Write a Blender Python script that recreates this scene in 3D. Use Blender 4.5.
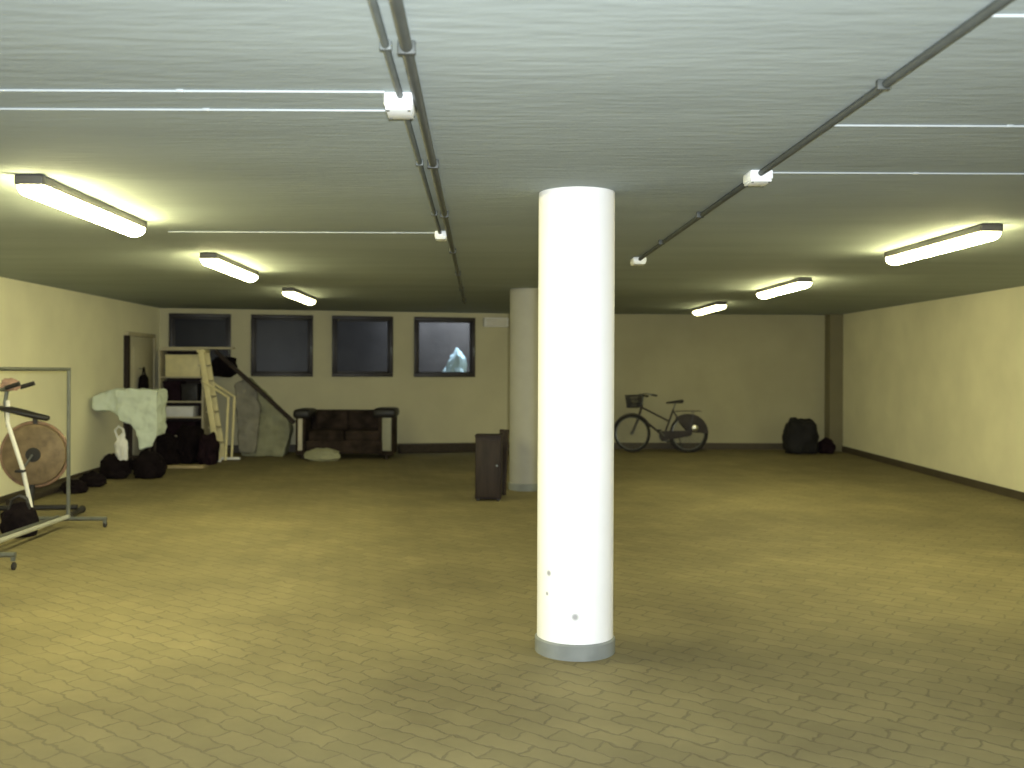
import bpy, bmesh, math, random
from math import pi, sin, cos, radians
from mathutils import Vector, Matrix, noise
random.seed(7)
for o in list(bpy.data.objects): bpy.data.objects.remove(o)
SC = bpy.context.scene
COL = SC.collection

# ---------------------------------------------------------------- camera, world, flash, exposure
CAMZ, F, VX, VY, ROLL = 1.60, 1005.0, 480.0, 371.0, radians(0.25)
cam = bpy.data.cameras.new('camera'); co = bpy.data.objects.new('camera', cam); COL.objects.link(co)
cam.sensor_width = 36; cam.lens = F / 1024 * 36
cam.shift_x = (512 - VX) / 1024; cam.shift_y = (VY - 384) / 1024
co.location = (0, 0, CAMZ); co.rotation_euler = (pi / 2, -ROLL, 0)
cam.clip_start = .05
cam.dof.use_dof = True; cam.dof.focus_distance = 5.6; cam.dof.aperture_fstop = 2.0
SC.camera = co

W = bpy.data.worlds.new('world'); SC.world = W; W.use_nodes = True
W.node_tree.nodes['Background'].inputs[0].default_value = (.55, .7, 1, 1)
W.node_tree.nodes['Background'].inputs[1].default_value = .25

fl = bpy.data.lights.new('camera_flash', 'AREA'); fl.shape = 'RECTANGLE'; fl.size = .08; fl.size_y = .05
fl.energy = 420; fl.color = (.93, .98, 1.0)
fo = bpy.data.objects.new('camera_flash', fl); COL.objects.link(fo)
fo.location = (.03, -.02, CAMZ + .09); fo.rotation_euler = (radians(92), 0, radians(-4))

vs = SC.view_settings
SC.display_settings.display_device = 'sRGB'
vs.view_transform = 'Standard'; vs.look = 'None'; vs.gamma = 1; vs.use_curve_mapping = False; vs.exposure = 0
LAMP = (1.0, .92, .45)

# ---------------------------------------------------------------- layout helpers
def fz(y): return -.045 + .0185 * (y - 5.7)              # the floor rises gently towards the back
CEIL = CAMZ + 1.05
def at(px, py, Y):                                       # where the sight line through a photo point meets depth Y
    dx, dy = px - VX, py - VY
    c, s = cos(ROLL), sin(ROLL)
    ux, uy = dx * c + dy * s, -dx * s + dy * c
    return Vector((ux * Y / F, Y, CAMZ - uy * Y / F))
def wl(px, Y): return (px - VX) * Y / F

# ---------------------------------------------------------------- materials
def mat(name, col, rough=.6, var=.12, scale=6., bump=0., metal=0., stretch=(1, 1, 1), spec=.4, bscale=None):
    m = bpy.data.materials.new(name); m.use_nodes = True
    nt = m.node_tree; N = nt.nodes; L = nt.links; p = N['Principled BSDF']
    p.inputs['Roughness'].default_value = rough; p.inputs['Metallic'].default_value = metal
    p.inputs['Specular IOR Level'].default_value = spec
    tc = N.new('ShaderNodeTexCoord'); mp = N.new('ShaderNodeMapping'); mp.inputs['Scale'].default_value = stretch
    L.new(tc.outputs['Object'], mp.inputs['Vector'])
    nz = N.new('ShaderNodeTexNoise'); nz.inputs['Scale'].default_value = scale; nz.inputs['Detail'].default_value = 6
    L.new(mp.outputs[0], nz.inputs['Vector'])
    r = N.new('ShaderNodeValToRGB')
    a, b = [max(0, c * (1 - var)) for c in col], [min(1, c * (1 + var)) for c in col]
    r.color_ramp.elements[0].position = .3; r.color_ramp.elements[0].color = (*a, 1)
    r.color_ramp.elements[1].position = .7; r.color_ramp.elements[1].color = (*b, 1)
    L.new(nz.outputs['Fac'], r.inputs[0]); L.new(r.outputs[0], p.inputs['Base Color'])
    if bump:
        n2 = N.new('ShaderNodeTexNoise'); n2.inputs['Scale'].default_value = bscale or scale * 4; n2.inputs['Detail'].default_value = 5
        L.new(mp.outputs[0], n2.inputs['Vector'])
        bp = N.new('ShaderNodeBump'); bp.inputs['Strength'].default_value = bump; bp.inputs['Distance'].default_value = .02
        L.new(n2.outputs['Fac'], bp.inputs['Height']); L.new(bp.outputs[0], p.inputs['Normal'])
    return m

def mat_floor():
    m = bpy.data.materials.new('paver_floor'); m.use_nodes = True
    nt = m.node_tree; N = nt.nodes; L = nt.links; p = N['Principled BSDF']
    p.inputs['Roughness'].default_value = .75; p.inputs['Specular IOR Level'].default_value = .25
    tc = N.new('ShaderNodeTexCoord'); mp = N.new('ShaderNodeMapping'); mp.inputs['Rotation'].default_value = (0, 0, radians(38))
    L.new(tc.outputs['Object'], mp.inputs['Vector'])
    # wavy joints, like interlocking pavers
    nz = N.new('ShaderNodeTexNoise'); nz.inputs['Scale'].default_value = 9; L.new(mp.outputs[0], nz.inputs['Vector'])
    ad = N.new('ShaderNodeMixRGB'); ad.blend_type = 'ADD'; ad.inputs[0].default_value = .09
    L.new(mp.outputs[0], ad.inputs[1]); L.new(nz.outputs['Color'], ad.inputs[2])
    br = N.new('ShaderNodeTexBrick'); br.inputs['Scale'].default_value = 1
    br.inputs['Brick Width'].default_value = .24; br.inputs['Row Height'].default_value = .12
    br.inputs['Mortar Size'].default_value = .009; br.inputs['Mortar Smooth'].default_value = .6
    br.inputs['Color1'].default_value = (.213, .187, .100, 1); br.inputs['Color2'].default_value = (.183, .161, .085, 1)
    br.inputs['Mortar'].default_value = (.150, .132, .075, 1)
    L.new(ad.outputs[0], br.inputs['Vector'])
    n2 = N.new('ShaderNodeTexNoise'); n2.inputs['Scale'].default_value = 1.1; n2.inputs['Detail'].default_value = 8; n2.inputs['Roughness'].default_value = .65
    L.new(tc.outputs['Object'], n2.inputs['Vector'])
    r = N.new('ShaderNodeValToRGB'); r.color_ramp.elements[0].position = .32; r.color_ramp.elements[0].color = (.74, .72, .70, 1)
    r.color_ramp.elements[1].position = .68; r.color_ramp.elements[1].color = (1.1, 1.08, 1.02, 1)
    L.new(n2.outputs['Fac'], r.inputs[0])
    mu = N.new('ShaderNodeMixRGB'); mu.blend_type = 'MULTIPLY'; mu.inputs[0].default_value = 1
    L.new(br.outputs['Color'], mu.inputs[1]); L.new(r.outputs[0], mu.inputs[2]); L.new(mu.outputs[0], p.inputs['Base Color'])
    bp = N.new('ShaderNodeBump'); bp.inputs['Strength'].default_value = .35; bp.inputs['Distance'].default_value = .01; bp.invert = True
    L.new(br.outputs['Fac'], bp.inputs['Height']); L.new(bp.outputs[0], p.inputs['Normal'])
    return m

def mat_emit(name, col, e):
    m = bpy.data.materials.new(name); m.use_nodes = True
    p = m.node_tree.nodes['Principled BSDF']; p.inputs['Base Color'].default_value = (.8, .8, .75, 1)
    p.inputs['Emission Color'].default_value = (*col, 1); p.inputs['Emission Strength'].default_value = e
    return m

def mat_glass():
    m = bpy.data.materials.new('window_glass'); m.use_nodes = True
    nt = m.node_tree; N = nt.nodes; L = nt.links
    for n in list(N): N.remove(n)
    o = N.new('ShaderNodeOutputMaterial'); mx = N.new('ShaderNodeMixShader'); t = N.new('ShaderNodeBsdfTransparent'); g = N.new('ShaderNodeBsdfGlossy')
    t.inputs[0].default_value = (.74, .77, .79, 1); g.inputs['Roughness'].default_value = .28
    nz = N.new('ShaderNodeTexNoise'); nz.inputs['Scale'].default_value = 3
    mr = N.new('ShaderNodeMapRange'); mr.inputs['To Min'].default_value = .003; mr.inputs['To Max'].default_value = .005
    L.new(nz.outputs['Fac'], mr.inputs[0]); L.new(mr.outputs[0], mx.inputs[0])
    L.new(t.outputs[0], mx.inputs[1]); L.new(g.outputs[0], mx.inputs[2]); L.new(mx.outputs[0], o.inputs[0])
    return m

def mat_column():
    m = mat('scuffed_white_column_paint', (.88, .88, .88), .65, .02, 5, .08)
    nt = m.node_tree; N = nt.nodes; L = nt.links; p = N['Principled BSDF']
    src = p.inputs['Base Color'].links[0].from_socket
    tc = N.new('ShaderNodeTexCoord')
    cur = src
    for (x, y, z, r) in ((-.165, -.15, .48, .020), (-.02, -.222, .245, .026), (-.175, -.14, .36, .014)):   # dark scuffs on the paint
        vm = N.new('ShaderNodeVectorMath'); vm.operation = 'DISTANCE'; vm.inputs[1].default_value = (x, y, z)
        L.new(tc.outputs['Object'], vm.inputs[0])
        mr = N.new('ShaderNodeMapRange'); mr.inputs['From Min'].default_value = r * .4; mr.inputs['From Max'].default_value = r
        mr.inputs['To Min'].default_value = .75; mr.inputs['To Max'].default_value = 0
        L.new(vm.outputs['Value'], mr.inputs[0])
        mx = N.new('ShaderNodeMixRGB'); mx.inputs[2].default_value = (.2, .2, .2, 1)
        L.new(mr.outputs[0], mx.inputs[0]); L.new(cur, mx.inputs[1]); cur = mx.outputs[0]
    L.new(cur, p.inputs['Base Color'])
    return m

M = dict(
    floor=mat_floor(),
    ceiling=mat('ceiling_concrete', (.335, .378, .370), .9, .07, 1.6, .25, stretch=(.35, 1.6, 1), spec=.1, bscale=12),
    wall_left=mat('back_left_wall_paint', (.54, .51, .345), .85, .07, 1.3, .12, spec=.15, bscale=30), wall_shaded=mat('shaded_wall_paint', (.40, .375, .245), .85, .07, 1.3, .12, spec=.15, bscale=30),  # back wall paints, darkened to put its dimmer light into the colour
    wall_lit=mat('lit_wall_paint', (.84, .81, .60), .85, .06, 1.3, .12, spec=.15, bscale=30),  # left wall: same paint lightened, lamp light put into the colour
    wall=mat('wall_paint', (.70, .67, .48), .85, .07, 1.3, .12, spec=.15, bscale=30),
    base=mat('baseboard_tile', (.065, .052, .033), .6, .15, 5),
    shade_block=mat('corner_shade_paint', (.19, .17, .10), .85, .08, 2),
    column=mat_column(), column2=mat('darkened_column_paint', (.34, .335, .29), .65, .04, 5, .08), colband=mat('grey_base_band', (.21, .225, .21), .7, .12, 8),  # far column: the same white paint, darkened in its colour
    conduit=mat('grey_conduit', (.055, .062, .058), .55, .15, 10),
    conduit2=mat('mid_grey_conduit', (.10, .115, .11), .55, .15, 10),
    cable=mat('white_conduit', (.42, .46, .47), .5, .05, 10),
    jbox=mat('white_junction_box', (.85, .88, .9), .45, .03, 10),
    housing=mat('lamp_housing', (.10, .095, .085), .5, .1, 10),
    diffuser=mat_emit('lamp_diffuser', LAMP, 88), diffuser_left=mat_emit('brighter_lamp_diffuser', LAMP, 118), diffuser2=mat_emit('weaker_lamp_diffuser', LAMP, 66), diffuser3=mat_emit('weakest_lamp_diffuser', LAMP, 17),
    frame=mat('dark_window_frame', (.022, .018, .02), .45, .2, 10),
    glass=mat_glass(), well=mat('light_well_concrete', (.105, .085, .08), .9, .2, 3, .2),
    steel=mat('grey_steel', (.16, .17, .16), .4, .15, 10, metal=.6),
    chrome=mat('pale_steel', (.55, .56, .52), .35, .1, 10, metal=.5),
    black=mat('black_plastic', (.018, .017, .018), .5, .3, 12),
    rubber=mat('black_rubber', (.022, .02, .02), .75, .3, 20, .1),
    brown=mat('brown_vinyl', (.16, .115, .066), .6, .35, 9, .2),
    wood=mat('dark_wood', (.020, .012, .009), .7, .35, 4, .15, stretch=(8, 8, 1)),
    redwood=mat('reddish_dark_wood', (.012, .005, .005), .65, .3, 4, .1, stretch=(8, 8, 1)),
    plank=mat('weathered_timber', (.035, .026, .018), .85, .35, 5, .2, stretch=(6, 1, 6)),
    cream=mat('cream_paint', (.74, .66, .36), .5, .08, 8),
    creamdull=mat('dull_cream_paint', (.50, .45, .30), .6, .1, 8),
    sheet=mat('pale_sheet', (.62, .70, .60), .85, .06, 4, .2),
    white=mat('white_plastic', (.72, .72, .70), .5, .05, 6),
    cloth=mat('black_cloth', (.008, .0055, .007), .95, .4, 7, .5, spec=.1),
    cloth2=mat('dark_purple_cloth', (.015, .008, .012), .95, .4, 7, .5, spec=.1),
    tarp=mat('grey_green_tarp', (.27, .27, .17), .7, .2, 4, .3),
    tarp2=mat('grey_cloth', (.23, .22, .18), .8, .2, 4, .3),
    sofa=mat('dark_brown_upholstery', (.030, .021, .017), .9, .6, 6, .4, spec=.15),
    pale=mat('pale_wood', (.50, .46, .36), .6, .15, 5, stretch=(1, 1, .2)),
    palegrey=mat('pale_grey_panel', (.27, .27, .2), .6, .12, 5),
    card=mat('cardboard', (.42, .34, .2), .85, .1, 6),
    bikepaint=mat('dark_bike_paint', (.03, .025, .03), .35, .3, 10),
    reflect=mat('white_reflector', (.95, .95, .9), .32, .02, 10, metal=1),
    door=mat('pale_door_paint', (.52, .49, .36), .6, .06, 2),
    bag=mat('black_sack', (.008, .0075, .009), .8, .4, 6, .5),
    rim=mat('dull_brown_rim', (.24, .15, .10), .6, .3, 14), pink=mat('dull_pink_cloth', (.42, .27, .22), .8, .15, 6),
    snow=mat('pale_blue_sheet', (.72, .86, .95), .6, .1, 5, .2),
)

# ---------------------------------------------------------------- mesh helpers
def new(): return bmesh.new()
def box(bm, c, s, bev=0., rot=None, seg=2):
    r = bmesh.ops.create_cube(bm, size=1); v = r['verts']
    bmesh.ops.scale(bm, vec=s, verts=v)
    if bev:
        es = list({e for q in v for e in q.link_edges})
        g = bmesh.ops.bevel(bm, geom=es, offset=bev, segments=seg, profile=.5, affect='EDGES')
        v = list({q for f in g['faces'] for q in f.verts} | {q for q in v if q.is_valid})
    if rot is not None: bmesh.ops.transform(bm, matrix=rot, verts=v)
    bmesh.ops.translate(bm, vec=c, verts=v)
    return v
def tube(bm, pts, r, n=10, closed=False, caps=True):
    pts = [Vector(p) for p in pts]; k = len(pts); rings = []
    up = None
    for i, p in enumerate(pts):
        a = pts[i - 1] if (i or closed) else p; b = pts[(i + 1) % k] if (i < k - 1 or closed) else p
        t = (b - a).normalized()
        if up is None: up = t.orthogonal().normalized()
        up = (up - t * up.dot(t)).normalized(); w = t.cross(up)
        rr = r[i] if isinstance(r, (list, tuple)) else r
        rings.append([bm.verts.new(p + (up * cos(2 * pi * j / n) + w * sin(2 * pi * j / n)) * rr) for j in range(n)])
    for i in range(k if closed else k - 1):
        A, B = rings[i], rings[(i + 1) % k]
        off = 0
        if closed and i == k - 1:
            off = min(range(n), key=lambda o: sum((A[j].co - B[(j + o) % n].co).length for j in range(n)))
        for j in range(n):
            bm.faces.new((A[j], A[(j + 1) % n], B[(j + 1 + off) % n], B[(j + off) % n]))
    if caps and not closed:
        bm.faces.new(rings[0][::-1]); bm.faces.new(rings[-1])
def lathe(bm, prof, c=(0, 0, 0), n=32, rot=None):
    rings = []
    vs_ = []
    for (r, z) in prof:
        if r < 1e-5: ring = [bm.verts.new((0, 0, z))]
        else: ring = [bm.verts.new((r * cos(2 * pi * j / n), r * sin(2 * pi * j / n), z)) for j in range(n)]
        rings.append(ring); vs_ += ring
    for A, B in zip(rings, rings[1:]):
        for j in range(n):
            j2 = (j + 1) % n
            q = [A[j % len(A)], A[j2 % len(A)], B[j2 % len(B)], B[j % len(B)]]
            q2 = []
            for v in q:
                if v not in q2: q2.append(v)
            if len(q2) > 2: bm.faces.new(q2)
    if rot is not None: bmesh.ops.transform(bm, matrix=rot, verts=vs_)
    bmesh.ops.translate(bm, vec=c, verts=vs_)
def ring(c, r, axis, n=36, a0=0, a1=2 * pi):
    axis = Vector(axis).normalized(); c = Vector(c)
    up = Vector((0, 0, 1)); side = up.cross(axis).normalized()
    full = abs(a1 - a0 - 2 * pi) < 1e-6
    return [c + side * cos(a0 + (a1 - a0) * i / (n if full else n - 1)) * r + up * sin(a0 + (a1 - a0) * i / (n if full else n - 1)) * r for i in range(n)]
def blob(bm, c, s, seed=0, amp=.15, freq=2.2, sub=4, squash=True, power=2.0):
    r = bmesh.ops.create_icosphere(bm, subdivisions=sub, radius=1)
    for v in r['verts']:
        p = v.co.copy()
        k = (abs(p.x) ** power + abs(p.y) ** power + abs(p.z) ** power) ** (-1 / power)
        d = noise.fractal(p * freq + Vector((seed * 7.3, seed, 0)), 1.0, 2.0, 4)
        ridge = abs(noise.noise(p * freq * 2 + Vector((seed, 3, 9)))) * .5
        q = p * k * (1 + amp * (d - ridge))
        if squash and q.z < -.7: q.z = -.7 + (q.z + .7) * .15
        v.co = Vector((q.x * s[0], q.y * s[1], q.z * s[2])) + Vector(c)
def prism(bm, outline, axis_vec):
    """closed outline of 3D points extruded along axis_vec"""
    a = [bm.verts.new(Vector(p)) for p in outline]; b = [bm.verts.new(Vector(p) + Vector(axis_vec)) for p in outline]
    bm.faces.new(a[::-1]); bm.faces.new(b)
    for i in range(len(a)):
        j = (i + 1) % len(a); bm.faces.new((a[i], a[j], b[j], b[i]))
def obj(name, bm, m, parent=None, loc=None, sharp=35, smooth=True):
    bmesh.ops.recalc_face_normals(bm, faces=bm.faces[:])
    me = bpy.data.meshes.new(name); bm.to_mesh(me); bm.free()
    me.materials.append(M[m] if isinstance(m, str) else m)
    if smooth:
        me.polygons.foreach_set('use_smooth', [True] * len(me.polygons)); me.set_sharp_from_angle(angle=radians(sharp))
    o = bpy.data.objects.new(name, me); COL.objects.link(o)
    if parent: o.parent = parent
    if loc is not None: o.location = loc
    return o
def tag(o, label, cat, group=None):
    o['label'] = label; o['category'] = cat
    if group: o['group'] = group
    return o
def thing(name, label, cat, loc=(0, 0, 0), rotz=0, group=None):
    o = bpy.data.objects.new(name, None); COL.objects.link(o); o.empty_display_size = .1
    o.location = loc; o.rotation_euler = (0, 0, rotz)
    return tag(o, label, cat, group)
def struct(name, bm, m, parent=None, smooth=False, loc=None):
    o = obj(name, bm, m, parent, loc, smooth=smooth)
    if not parent: o['kind'] = 'structure'
    return o
def dup(root, loc, label, rotz=None):
    r = root.copy(); COL.objects.link(r); r.location = loc; r['label'] = label
    if rotz is not None: r.rotation_euler = (0, 0, rotz)
    for ch in list(root.children):
        c = ch.copy(); COL.objects.link(c); c.parent = r
        for g in ch.children:
            d = g.copy(); COL.objects.link(d); d.parent = c
    return r
def rx(a): return Matrix.Rotation(a, 4, 'X')
def ry(a): return Matrix.Rotation(a, 4, 'Y')
def rz(a): return Matrix.Rotation(a, 4, 'Z')

# ---------------------------------------------------------------- room shell
XL, XR, YB, YN = -5.47, 6.53, 18.35, -3.0
BL = Vector((XL, 17.15, 0)); BM = Vector((.50, YB, 0)); BR = Vector((XR, YB, 0))     # back wall bends behind the columns
TH = .25
b = new()
prism(b, [(XL - TH, YN - TH, fz(YN - TH)), (XR + TH, YN - TH, fz(YN - TH)), (XR + TH, YB + TH, fz(YB + TH)), (XL - TH, YB + TH, fz(YB + TH))], (0, 0, -.2))
struct('floor', b, 'floor')
b = new(); box(b, ((XL + XR) / 2, (YN + YB) / 2, CEIL + .1), (XR - XL + 2 * TH, YB - YN + 2 * TH, .2)); struct('ceiling', b, 'ceiling')
ZB = -.25
b = new(); box(b, (XL - TH / 2, (YN + 17.15) / 2, (CEIL + ZB) / 2), (TH, 17.15 - YN + .2, CEIL - ZB)); struct('wall_left', b, 'wall_lit')
b = new(); box(b, (XR + TH / 2, (YN + YB) / 2, (CEIL + ZB) / 2), (TH, YB - YN, CEIL - ZB)); struct('wall_right', b, 'wall')
b = new(); box(b, ((XL + XR) / 2, YN - TH / 2, (CEIL + ZB) / 2), (XR - XL, TH, CEIL - ZB)); struct('wall_near', b, 'wall')
b = new(); box(b, ((BM.x + BR.x) / 2 + .1, YB + TH / 2, (CEIL + ZB) / 2), (BR.x - BM.x + .2, TH, CEIL - ZB)); struct('wall_back_right', b, 'wall_shaded')

# left half of the back wall, with four real window openings
wdir = (BM - BL).normalized(); wn = Vector((-wdir.y, wdir.x, 0))       # wn points out of the room
wlen = (BM - BL).length
def on_wall(px, py):                                                    # (u along wall, z) of a photo point on that wall
    d = at(px, py, 1.0) - Vector((0, 0, CAMZ)); o = Vector((0, 0, CAMZ))
    t = (BL - o).dot(wn) / d.dot(wn); p = o + d * t
    return (p - BL).dot(wdir), p.z
wins = []
for (x0, x1, y0, y1) in ((169, 231, 313, 376), (251, 313, 315, 376), (332, 393, 316, 377), (414, 475, 318, 377.5)):
    u0, za = on_wall(x0, (y0 + y1) / 2); u1, _ = on_wall(x1, (y0 + y1) / 2)
    _, zt = on_wall((x0 + x1) / 2, y0); _, zb = on_wall((x0 + x1) / 2, y1)
    wins.append((u0, u1, zb, zt))
WZ0 = sum(w[2] for w in wins) / 4; WZ1 = sum(w[3] for w in wins) / 4
def W3(u, d, z): return BL + wdir * u + wn * d + Vector((0, 0, z))
def wbox(bm, u0, u1, d0, d1, z0, z1):
    prism(bm, [W3(u0, d0, z0), W3(u1, d0, z0), W3(u1, d1, z0), W3(u0, d1, z0)], (0, 0, z1 - z0))
b = new()
wbox(b, -.1, wlen + .1, 0, TH, ZB, WZ0); wbox(b, -.1, wlen + .1, 0, TH, WZ1, CEIL)
us = [-.1] + [q for w in wins for q in (w[0], w[1])] + [wlen + .1]
for i in range(0, len(us), 2): wbox(b, us[i], us[i + 1], 0, TH, WZ0, WZ1)
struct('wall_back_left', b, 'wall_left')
for i, (u0, u1, _, _) in enumerate(wins):
    c = W3((u0 + u1) / 2, .05, WZ0); h = WZ1 - WZ0; w = u1 - u0
    R = Matrix.Rotation(math.atan2(wdir.y, wdir.x), 4, 'Z')
    win = bpy.data.objects.new('window_%d' % (i + 1), None); COL.objects.link(win); win.location = c
    win.rotation_euler = (0, 0, math.atan2(wdir.y, wdir.x)); win['kind'] = 'structure'
    fb = new(); t = .065
    box(fb, (0, -.045, t / 2), (w, .09, t), .006); box(fb, (0, -.045, h - t / 2), (w, .09, t), .006)
    box(fb, (-w / 2 + t / 2, -.045, h / 2), (t, .09, h - 2 * t), .006); box(fb, (w / 2 - t / 2, -.045, h / 2), (t, .09, h - 2 * t), .006)
    for s in (-1, 1):
        box(fb, (s * (w / 2 - t - .015), -.02, h / 2), (.03, .05, h - 2 * t), .004); box(fb, (0, -.02, h / 2 + s * (h / 2 - t - .015)), (w - 2 * t, .05, .03), .004)
    obj('window_frame', fb, 'frame', win)
    gb = new(); box(gb, (0, -.01, h / 2), (w - 2 * t - .05, .006, h - 2 * t - .05)); obj('pane', gb, 'glass', win, smooth=False)
    hb = new(); box(hb, (w / 2 - t * .5, -.1, h * .45), (.022, .02, .10), .004); tube(hb, [(w / 2 - t * .5, -.105, h * .45), (w / 2 - t * .5, -.125, h * .45), (w / 2 - t * .5, -.125, h * .45 - .1)], .008); obj('window_handle', hb, 'steel', win)
# the light well outside the windows: a concrete shaft open to the sky above its right end
b = new()
wbox(b, -.3, wlen + .3, 1.25, 1.35, 0, CEIL + 1.2); wbox(b, -.4, -.3, TH, 1.35, 0, CEIL + 1.2); wbox(b, wlen + .3, wlen + .4, TH, 1.35, 0, CEIL + 1.2)
wbox(b, -.3, wlen + .3, TH, 1.25, WZ0 - .45, WZ0 - .35); wbox(b, -.3, wlen - 1.5, TH, 1.25, CEIL + 1.1, CEIL + 1.2)
wbox(b, -.3, wlen + .3, TH - .1, TH, CEIL + .1, CEIL + 1.2)
wbox(b, wins[2][1] + .25, wins[2][1] + .35, TH, .95, WZ0 - .4, CEIL + 1.2)      # added unseen cross wall, keeps daylight off the other windows; gap at back
struct('wall_light_well', b, 'well')
dl = bpy.data.lights.new('daylight_in_shaft', 'AREA'); dl.shape = 'RECTANGLE'; dl.size = 1.2; dl.size_y = .8; dl.energy = 230; dl.color = (.75, .9, 1)
do = bpy.data.objects.new('daylight_in_shaft', dl); COL.objects.link(do); do.location = W3(wlen - .6, .75, CEIL + 1.15)
u4 = wins[3]
c = W3(u4[1] - .23, .62, WZ0 - .35)
b = new(); blob(b, (0, 0, .34), (.20, .16, .47), 4, .35, 1.7); blob(b, (-.17, 0, .2), (.14, .14, .26), 9, .3, 2); bmesh.ops.translate(b, vec=(0, 0, .03), verts=b.verts[:])
tag(obj('plastic_sheet', b, 'snow', loc=c), 'pale blue crumpled plastic sheet outside the rightmost window', 'plastic sheet')

# baseboards
b = new(); wbox(b, 0, wlen, -.02, 0, ZB + .2, .30); struct('baseboard_back_left', b, 'base')
b = new(); box(b, ((BM.x + BR.x) / 2, YB - .01, .17), (BR.x - BM.x, .02, .27)); struct('baseboard_back_right', b, 'base')
def slope_strip(x0, x1, y0, y1, h):
    b = new(); prism(b, [(x0, y0, fz(y0) - .01), (x1, y0, fz(y0) - .01), (x1, y1, fz(y1) - .01), (x0, y1, fz(y1) - .01)], (0, 0, h)); return b
struct('baseboard_right', slope_strip(XR - .02, XR, YN, YB - .02, .11), 'base')
struct('baseboard_left', slope_strip(XL, XL + .02, YN, 15.3, .09), 'base')

# pale door in the left wall by the back corner
DY0, DY1, DH = 15.45, 16.72, 1.98
dz = fz(16)
dr = bpy.data.objects.new('door_1', None); COL.objects.link(dr); dr['kind'] = 'structure'; dr.location = (XL, (DY0 + DY1) / 2, dz)
hw = (DY1 - DY0) / 2
b = new(); box(b, (.02, .06, DH / 2), (.04, 2 * hw - .14, DH - .02), .004)
for z0, z1 in ((.15, .85), (1.0, 1.8)):
    box(b, (.043, .06, (z0 + z1) / 2), (.012, 2 * hw - .45, z1 - z0), .005)
obj('door_leaf', b, 'door', dr)
b = new(); box(b, (.035, -hw + .02, DH / 2), (.07, .10, DH), .004); obj('dark_jamb', b, 'wood', dr)
b = new(); box(b, (.03, hw + .02, DH / 2), (.06, .06, DH), .004); box(b, (.03, .03, DH + .03), (.06, 2 * hw + .04, .06), .004); obj('door_frame', b, 'creamdull', dr)
b = new(); tube(b, [(.04, -hw + .2, 1.02), (.10, -hw + .2, 1.02), (.10, -hw + .32, 1.02)], .011); obj('door_handle', b, 'steel', dr)
b = new(); tube(b, [(.03, -.12, 1.47), (.12, -.12, 1.47), (.13, -.12, 1.5)], .009); obj('coat_hook', b, 'steel', dr)
t = thing('hanging_bag', 'small dark bag hanging on the pale door in the left corner', 'bag', (XL + .13, (DY0 + DY1) / 2 - .12, dz + 1.08))
b = new(); blob(b, (0, 0, .12), (.07, .17, .18), 3, .15, 2); obj('bag_body', b, 'cloth', t)
b = new(); tube(b, [(0, -.07, .25), (0, -.02, .41), (0, .02, .41), (0, .07, .25)], .012); obj('strap', b, 'cloth', t)

# shade of the right back corner, put in as an added dark block
b = new(); box(b, (XR - .12, YB - .14, (CEIL + .12) / 2), (.24, .28, CEIL - .12), .008); struct('corner_shade_1', b, 'shade_block')

# ---------------------------------------------------------------- columns
def column(label, X, Y, R, m='column'):
    z = fz(Y)
    t = thing('round_column', label, 'column', (X, Y, z), 0)
    b = new(); lathe(b, [(R, .085), (R, CEIL - z + .01)], n=64); obj('shaft', b, m, t)
    b = new(); lathe(b, [(R + .012, -.01), (R + .012, .078), (R + .002, .088), (R - .01, .088)], n=64); o = obj('base_band', b, 'colband', t); o['label'] = 'grey painted base band'
    return t
column('thick round white column in the foreground, nearest the viewer', wl(576, 5.93), 5.93, .224)
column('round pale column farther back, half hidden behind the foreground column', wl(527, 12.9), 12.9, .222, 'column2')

# ---------------------------------------------------------------- ceiling lights
LL = 1.72
def relamp(t, m):
    d = [c for c in t.children if c.name.startswith('diffuser')][0]; d.data = d.data.copy(); d.data.materials[0] = M[m]
def make_light(label, loc):
    t = thing('ceiling_light', label, 'ceiling light', loc, 0, 'fluorescent ceiling lights')
    # origin on the ceiling, fixture hangs below
    b = new(); box(b, (0, 0, -.030), (.15, LL - .06, .06), .012); obj('housing', b, 'housing', t)
    b = new()
    prof = [(.078, -.055)] + [(.078 * cos(a), -.062 - .055 * sin(a)) for a in [i * pi / 10 for i in range(0, 11)]] + [(-.078, -.055)]
    rings = []
    for y in (-LL / 2 + .03, -LL / 2 + .05, LL / 2 - .05, LL / 2 - .03):
        k = .9 if abs(y) > LL / 2 - .04 else 1
        rings.append([b.verts.new((x * k, y, -.055 + (z + .055) * k)) for x, z in prof])
    for A, B in zip(rings, rings[1:]):
        for j in range(len(A)): b.faces.new((A[j], A[(j + 1) % len(A)], B[(j + 1) % len(A)], B[j]))
    b.faces.new(rings[0]); b.faces.new(rings[-1][::-1])
    obj('diffuser', b, 'diffuser', t)
    for s in (-1, 1):
        b = new(); box(b, (0, s * (LL / 2 - .03), -.028), (.156, .05, .056), .012); obj('end_cap', b, 'housing', t)
    for k in (-.5, 0, .5):
        for s in (-1, 1):
            b = new(); box(b, (s * .077, k * (LL - .3), -.046), (.010, .03, .02), .003); obj('clip', b, 'steel', t)
    return t
l0 = make_light('largest fluorescent light, nearest in the left row by the left edge', (-2.44, 6.27, CEIL))
relamp(dup(l0, (-2.44, 9.85, CEIL), 'fluorescent ceiling light in the middle of the left row'), 'diffuser')
relamp(dup(l0, (-2.44, 13.6, CEIL), 'smallest fluorescent light of the left row, above the windows'), 'diffuser3')
relamp(dup(l0, (3.59, 7.9, CEIL), 'large fluorescent light near the right edge, nearest in the right row'), 'diffuser')
relamp(dup(l0, (3.59, 11.95, CEIL), 'fluorescent ceiling light in the middle of the right row'), 'diffuser2')
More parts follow.
